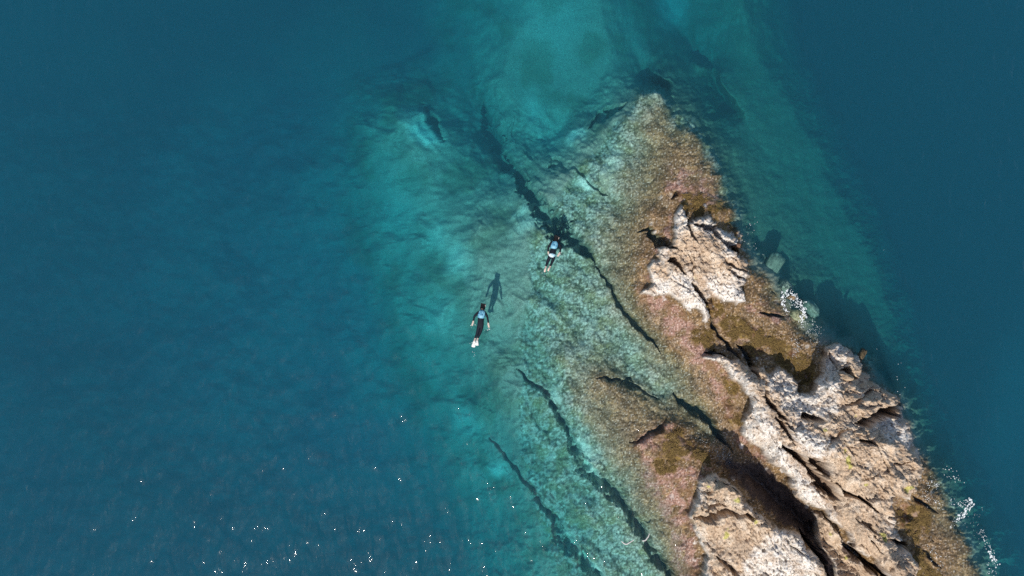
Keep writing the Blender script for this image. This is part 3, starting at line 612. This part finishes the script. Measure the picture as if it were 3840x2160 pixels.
# ------------------------------------------------------------------ foam
def foam():
    rng = random.Random(5); v = []; f = []
    def blob(x, y, r, el=1.0, an=0.0, zz=0.012):
        c = W(x, y, zz); n = 8; k0 = len(v); ph = rng.random()*6
        for ring, (s_, h_) in enumerate(((1, 0), (.62, .5))):
            for i in range(n):
                a = ph+i*math.tau/n; rr_ = r*s_*(1+.35*math.sin(a*3+ph)+rng.uniform(-.2, .2)*(1-ring))
                px = rr_*math.cos(a)*el; py = rr_*math.sin(a)
                v.append((c.x+px*math.cos(an)-py*math.sin(an), c.y+px*math.sin(an)+py*math.cos(an), zz+h_*min(r, .05)*.6))
        for i in range(n):
            f.append((k0+i, k0+(i+1) % n, k0+n+(i+1) % n, k0+n+i))
        v.append((c.x, c.y, zz+min(r, .05)*.4)); cc_ = len(v)-1
        for i in range(0, n, 2): f.append((k0+n+i, k0+n+(i+1) % n, k0+n+(i+2) % n, cc_))
    def streak(P, wid, dens, rmin, rmax, zz=None):
        for (x0, y0), (x1, y1) in zip(P[:-1], P[1:]):
            L_ = math.hypot(x1-x0, y1-y0); an = -math.atan2(y1-y0, x1-x0)
            for i in range(int(L_*dens*.8+rng.random())):
                t = rng.random(); g = rng.gauss(0, 1)
                x = x0+(x1-x0)*t+rng.gauss(0, wid*1.5); y = y0+(y1-y0)*t+rng.gauss(0, wid*1.5)
                z0 = max(height_at(x, y), 0)+.015 if zz is None else zz
                if z0 > .4: continue
                blob(x, y, rmin+(rmax*.45-rmin)*rng.random()**3, rng.uniform(1, 2.6), an+rng.gauss(0, .4), z0)
    streak([(1968,748),(1978,735),(1996,738),(2004,752),(2018,765),(2024,780),(2020,800),(2012,812)], 2.6, 1.6, .012, .07)
    streak([(1972,750),(1968,765),(1975,778),(1982,790)], 2.2, 1.3, .012, .06)
    streak([(1984,752),(2000,768),(2012,772)], 3.5, 1.3, .01, .05)
    streak([(2025,812),(2040,835),(2052,860),(2062,872)], 7, 1.5, .006, .032)
    streak([(2035,800),(2052,822),(2060,845)], 5, .7, .006, .025)
    streak([(1996,850),(2004,868),(2000,888),(1996,905)], 3, 1.1, .006, .03); streak([(2010,865),(2006,885)], 2, .8, .006, .03)
    streak([(2392,1265),(2420,1268),(2432,1258),(2440,1262)], 3, .7, .01, .04)
    streak([(2435,1258),(2447,1270),(2440,1275),(2428,1285),(2420,1295),(2412,1305)], 2.6, 1.7, .012, .075)
    streak([(2385,1190),(2402,1200),(2412,1212)], 4, .7, .01, .04); streak([(2370,1172),(2390,1185)], 3, .25, .01, .05)
    streak([(2444,1280),(2452,1320),(2455,1345)], 9, .6, .006, .02)
    streak([(2465,1335),(2478,1352),(2482,1370),(2490,1382)], 3, .9, .008, .04); streak([(2488,1385),(2500,1405),(2508,1418)], 3, 1.6, .012, .07)
    streak([(2480,1425),(2500,1432),(2490,1445)], 4, .7, .008, .05)
    streak([(2330,1215),(2345,1222),(2360,1212)], 5, 1.3, .008, .045); streak([(2320,1240),(2345,1262),(2370,1275)], 5, .9, .008, .04)
    streak([(2395,1320),(2402,1310),(2412,1300)], 3, .9, .008, .04); streak([(2330,1375),(2350,1400),(2370,1440)], 6, .8, .006, .04)
    streak([(1870,580),(1885,585),(1895,560)], 7, .5, .006, .028); streak([(1890,610),(1905,640)], 5, .3, .006, .02)
    streak([(1800,1140),(1820,1150),(1838,1162)], 6, 1.0, .006, .03); streak([(1740,1090),(1780,1125),(1830,1150)], 9, .5, .006, .025)
    streak([(2265,900),(2258,960),(2280,1000)], 9, .08, .01, .03)
    for fx_, fy_ in ((1370,688),(1191,885),(1187,862),(1228,825),(1190,820),(1414,640)): streak([(fx_-3,fy_),(fx_+4,fy_+3)], 2.5, .8, .006, .04, .012)
    for i in range(34):
        blob(rng.uniform(1840, 2480), rng.uniform(300, 1400) if False else rng.uniform(500, 1430), 0.001+rng.random()**3*.012)
    me = bpy.data.meshes.new('sea_foam'); me.from_pydata(v, [], f); me.update()
    for p in me.polygons: p.use_smooth = True
    m = simple('foam', (.74, .78, .80), .8, .08); link('sea_foam', me, m, kind='stuff')
foam()

# ------------------------------------------------------------------ pale curved shapes of unknown kind, floated over the reef
def tube(name, pts, rad, m, parent=None, n=10, **pr):
    cu = bpy.data.curves.new(name, 'CURVE'); cu.dimensions = '3D'; cu.bevel_depth = 1.0; cu.bevel_resolution = 3; cu.use_fill_caps = True
    sp = cu.splines.new('NURBS'); sp.points.add(len(pts)-1); sp.use_endpoint_u = True; sp.order_u = 3; sp.resolution_u = 8
    for p_, q, r in zip(sp.points, pts, rad): p_.co = (*q, 1); p_.radius = r
    o = bpy.data.objects.new(name, cu); COL.objects.link(o); bpy.context.view_layer.update()
    me = bpy.data.meshes.new_from_object(o.evaluated_get(bpy.context.evaluated_depsgraph_get())); bpy.data.objects.remove(o)
    me.name = name; me.materials.clear()
    return link(name, me, m, parent, **pr)
M_CURVE = simple('pale_matte', (.60, .57, .54), .7, .15, 20)
tube('pale_curve', [W(1563.5,1361.5,.02), W(1569,1367,.02), W(1576,1369.5,.03), W(1584,1364,.03), W(1594,1358.5,.02)], [.016,.030,.034,.032,.022], M_CURVE,
     label='pale curved shape floating over the olive reef, left of the dark channel', category='pale_curve', group='curved shapes afloat')
tube('pale_curve', [W(1615.5,1360,.02), W(1623,1360.5,.03), W(1627,1355,.03), W(1632,1349,.03), W(1633.5,1342,.02)], [.030,.034,.028,.028,.016], M_CURVE,
     label='pale bent shape floating across the dark channel, right of the other curved one', category='pale_curve', group='curved shapes afloat')

# ------------------------------------------------------------------ the two swimmers
def skin_mesh(name, joints, edges, root, m, parent, sub=2):
    me = bpy.data.meshes.new(name); names = list(joints)
    me.from_pydata([joints[k_][0] for k_ in names], [(names.index(a), names.index(b)) for a, b in edges], [])
    o = bpy.data.objects.new(name, me); COL.objects.link(o)
    md = o.modifiers.new('s', 'SKIN'); md.use_smooth_shade = True
    for k_, v in zip(names, me.skin_vertices[0].data):
        v.radius = joints[k_][1]; v.use_root = (k_ == root)
    o.modifiers.new('d', 'SUBSURF').levels = sub
    bpy.context.view_layer.update()
    nm = bpy.data.meshes.new_from_object(o.evaluated_get(bpy.context.evaluated_depsgraph_get())); bpy.data.objects.remove(o)
    nm.name = name; nm.materials.clear()
    for p in nm.polygons: p.use_smooth = True
    return link(name, nm, m, parent)
def camo(name, pale, mid, dark):
    m, nt, p, out = new_mat(name)
    n = N(nt, 'ShaderNodeTexNoise'); n.inputs['Scale'].default_value = 13; n.inputs['Detail'].default_value = 3; n.inputs['Distortion'].default_value = .8
    tc_ = N(nt, 'ShaderNodeTexCoord'); nt.links.new(tc_.outputs['Object'], n.inputs['Vector'])
    r = N(nt, 'ShaderNodeValToRGB'); e = r.color_ramp.elements; e[0].position = .36; e[0].color = (*dark, 1); e[1].position = .56; e[1].color = (*pale, 1)
    x = e.new(.44); x.color = (*mid, 1)
    nt.links.new(n.outputs['Fac'], r.inputs[0]); nt.links.new(r.outputs[0], p.inputs['Base Color']); p.inputs['Roughness'].default_value = .5
    return m
M_SKIN = simple('skin', (.66, .50, .43), .55, .05); M_SUIT = simple('black_neoprene', (.008, .012, .020), .7, .2, spec=.15); M_HAIR = simple('dark_hair', (.010, .009, .010), .7, .3, spec=.15)
M_VEST = camo('blue_pattern_cloth', (.20, .46, .58), (.07, .27, .42), (.02, .10, .20)); M_PALE = camo('pale_pattern_cloth', (.72, .80, .82), (.30, .58, .68), (.05, .20, .30))
M_MASK = simple('mask_rubber', (.02, .02, .02), .4, .2); M_GLASS = simple('mask_glass', (.12, .2, .22), .1, .1); M_FIN = simple('white_rubber', (.74, .73, .70), .5, .06)
M_TUBE = simple('snorkel_plastic', (.50, .42, .38), .4, .1)
def swimmer(ox, oy, J, label, shorts, fins, group='snorkellers off the headland'):
    """J: joint -> (crop x, crop y, height, rx, rz)"""
    def P(cx, cy, zz): return W((ox+cx/7.245)/1.4907, (oy+cy/7.245)/1.4907, zz)
    c0 = P(*J['pelvis'][:3]); c0.z = 0
    root = bpy.data.objects.new('person', None); COL.objects.link(root); root.location = c0; root.empty_display_size = .3
    root['label'] = label; root['category'] = 'person'; root['group'] = group
    jt = {k_: (P(*v[:3])-c0, (v[3], v[4])) for k_, v in J.items()}
    E = [('pelvis','spine'),('spine','chest'),('chest','neck'),('neck','skull'),('skull','crown')]
    for s_ in 'lr':
        E += [('chest','sh'+s_),('sh'+s_,'el'+s_),('el'+s_,'wr'+s_),('wr'+s_,'palm'+s_),('pelvis','hip'+s_),('hip'+s_,'kn'+s_),('kn'+s_,'an'+s_),('an'+s_,'heel'+s_),('heel'+s_,'toe'+s_)]
        w_, p_ = jt['wr'+s_][0], jt['palm'+s_][0]; d = (p_-w_).normalized(); sd_ = Vector((-d.y, d.x, 0))*(1 if s_ == 'l' else -1)
        L0 = .075
        for i, (off, ln) in enumerate(((-.030, .060), (-.010, .075), (.010, .080), (.030, .070))):
            a = p_+sd_*off+d*.015; b = a+d*ln*.5+Vector((0,0,-.004)); c = b+d*ln*.5+Vector((0,0,-.018))
            jt['f%s%da' % (s_, i)] = (a, (.011,.011)); jt['f%s%db' % (s_, i)] = (b, (.010,.010)); jt['f%s%dc' % (s_, i)] = (c, (.008,.008))
            E += [('palm'+s_, 'f%s%da' % (s_, i)), ('f%s%da' % (s_, i), 'f%s%db' % (s_, i)), ('f%s%db' % (s_, i), 'f%s%dc' % (s_, i))]
        a = w_+(p_-w_)*.45+sd_*.045; b = a+d*.03+sd_*.02; jt['t%sa' % s_] = (a, (.012,.012)); jt['t%sb' % s_] = (b, (.010,.010)); 
        E += [('wr'+s_, 't%sa' % s_), ('t%sa' % s_, 't%sb' % s_)]
    skin_mesh('body', jt, E, 'pelvis', M_SKIN, root)
    def sub(keys, grow, extra=()):
        q = {k_: (jt[k_][0], (jt[k_][1][0]+grow, jt[k_][1][1]+grow)) for k_ in keys}
        return q, [(a, b) for a, b in E if a in q and b in q]
    sk = ['pelvis','spine','chest','neck']+[a+s_ for s_ in 'lr' for a in ('sh','el','wr','hip','kn','an')]
    q, e = sub(sk, .006); skin_mesh('wetsuit', q, e, 'pelvis', M_SUIT, root)
    # vest: torso shell
    q, e = sub(['spine','chest','neck','shl','shr'], .034)
    for s_ in 'lr': q['sh'+s_] = (q['sh'+s_][0].lerp(jt['chest'][0], .35), q['sh'+s_][1])
    q['neck'] = (q['neck'][0].lerp(jt['chest'][0], .15)+Vector((0,0,.02)), (.13, .12)); q['spine'] = (q['spine'][0]+Vector((0,0,.02)), (.165,.14)); q['chest'] = (q['chest'][0]+Vector((0,0,.015)), (.205,.15))
    skin_mesh('rash_vest', q, e, 'chest', M_VEST, root)
    if shorts:
        q, e = sub(['pelvis','hipl','hipr','spine'], .030)
        q['spine'] = (q['spine'][0].lerp(jt['pelvis'][0], .5), (.165,.13)); q['pelvis'] = (q['pelvis'][0]+Vector((0,0,.02)), (.20,.15))
        for s_ in 'lr': q['hip'+s_] = (q['hip'+s_][0].lerp(jt['kn'+s_][0], .12), q['hip'+s_][1])
        skin_mesh('shorts', q, e, 'pelvis', M_PALE, root)
    # hair over the back of the head
    q = {'a': (jt['skull'][0]+Vector((0,0,.03)), (.118,.11)), 'b': (jt['crown'][0]+Vector((0,0,.02)), (.095,.09)), 'c': (jt['neck'][0].lerp(jt['skull'][0], .55)+Vector((0,0,.02)), (.075,.06))}
    hair = skin_mesh('hair', q, [('c','a'),('a','b')], 'a', M_HAIR, root)
    hd = jt['skull'][0]; up = (jt['crown'][0]-jt['skull'][0]); up.z = 0; up.normalize(); rt = Vector((up.y, -up.x, 0))
    q = {'a': (hd-rt*.065+up*.02+Vector((0,0,-.095)), (.035,.03)), 'm': (hd+up*.02+Vector((0,0,-.115)), (.042,.032)), 'b': (hd+rt*.065+up*.02+Vector((0,0,-.095)), (.035,.03))}
    mk = skin_mesh('diving_mask', q, [('a','m'),('m','b')], 'm', M_MASK, root)
    q = {'a': (hd-up*.045+Vector((0,0,-.10)), (.016,.02)), 'b': (hd-up*.045+Vector((0,0,-.125)), (.012,.01))}
    tube('snorkel', [hd-up*.075+Vector((0,0,-.11)), hd-up*.07+rt*.08+Vector((0,0,-.09)), hd+rt*.115+up*.02+Vector((0,0,.02)), hd+rt*.10+up*.10+Vector((0,0,.14))], [.012,.013,.013,.014], M_TUBE, root)
    if fins:
        for s_ in 'lr':
            a, h_, t = jt['an'+s_][0], jt['heel'+s_][0], jt['toe'+s_][0]
            q = {'h': (h_, (.055,.045)), 'm': (h_.lerp(t, .6), (.060,.030)), 't': (t+(t-h_)*.35, (.095,.016)), 'e': (t+(t-h_)*.85, (.11,.012))}
            skin_mesh('fin', q, [('h','m'),('m','t'),('t','e')], 'h', M_FIN, root)
    return root
J1 = dict(pelvis=(800,690,.02,.150,.105), spine=(825,560,.03,.125,.095), chest=(862,410,.04,.155,.11), neck=(895,305,.03,.06,.055), skull=(905,262,.02,.085,.095), crown=(918,225,.01,.065,.07),
 shl=(775,365,.02,.065,.06), ell=(700,490,-.03,.045,.045), wrl=(690,610,-.07,.032,.03), palml=(705,660,-.09,.038,.02),
 shr=(965,370,.02,.065,.06), elr=(1035,500,-.02,.045,.045), wrr=(1012,645,.0,.032,.03), palmr=(975,695,.02,.042,.022),
 hipl=(740,745,.01,.095,.09), knl=(668,900,-.03,.062,.06), anl=(628,1030,-.02,.040,.042), heell=(615,1075,.03,.040,.036), toel=(592,1165,.0,.046,.022),
 hipr=(850,750,.01,.095,.09), knr=(798,900,-.03,.062,.06), anr=(740,1020,-.02,.040,.042), heelr=(712,1065,.03,.040,.036), toer=(690,1140,.0,.044,.022))
swimmer(1960, 860, J1, 'snorkeller in blue and white patterned shorts and vest, barefoot, beside the dark underwater channel', True, False)
J2 = dict(pelvis=(738,690,-.01,.135,.10), spine=(752,560,.01,.12,.095), chest=(768,420,.03,.150,.115), neck=(795,265,-.01,.06,.055), skull=(803,215,-.04,.085,.095), crown=(810,180,-.05,.065,.07),
 shl=(675,370,-.01,.062,.06), ell=(575,480,-.09,.045,.045), wrl=(540,620,-.12,.034,.03), palml=(520,690,-.12,.045,.024),
 shr=(865,370,-.01,.062,.06), elr=(925,500,-.09,.045,.045), wrr=(955,670,-.12,.034,.03), palmr=(962,745,-.12,.045,.024),
 hipl=(695,760,-.03,.090,.09), knl=(650,930,-.08,.062,.06), anl=(590,1090,-.08,.042,.042), heell=(575,1140,-.04,.044,.036), toel=(555,1240,-.05,.056,.026),
 hipr=(780,760,-.03,.090,.09), knr=(725,930,-.08,.062,.06), anr=(660,1090,-.08,.042,.042), heelr=(650,1130,-.04,.044,.036), toer=(640,1210,-.05,.050,.026))
swimmer(1700, 1120, J2, 'snorkeller with arms out, blue back, black leggings and white fins, farther from the rocks', False, True)
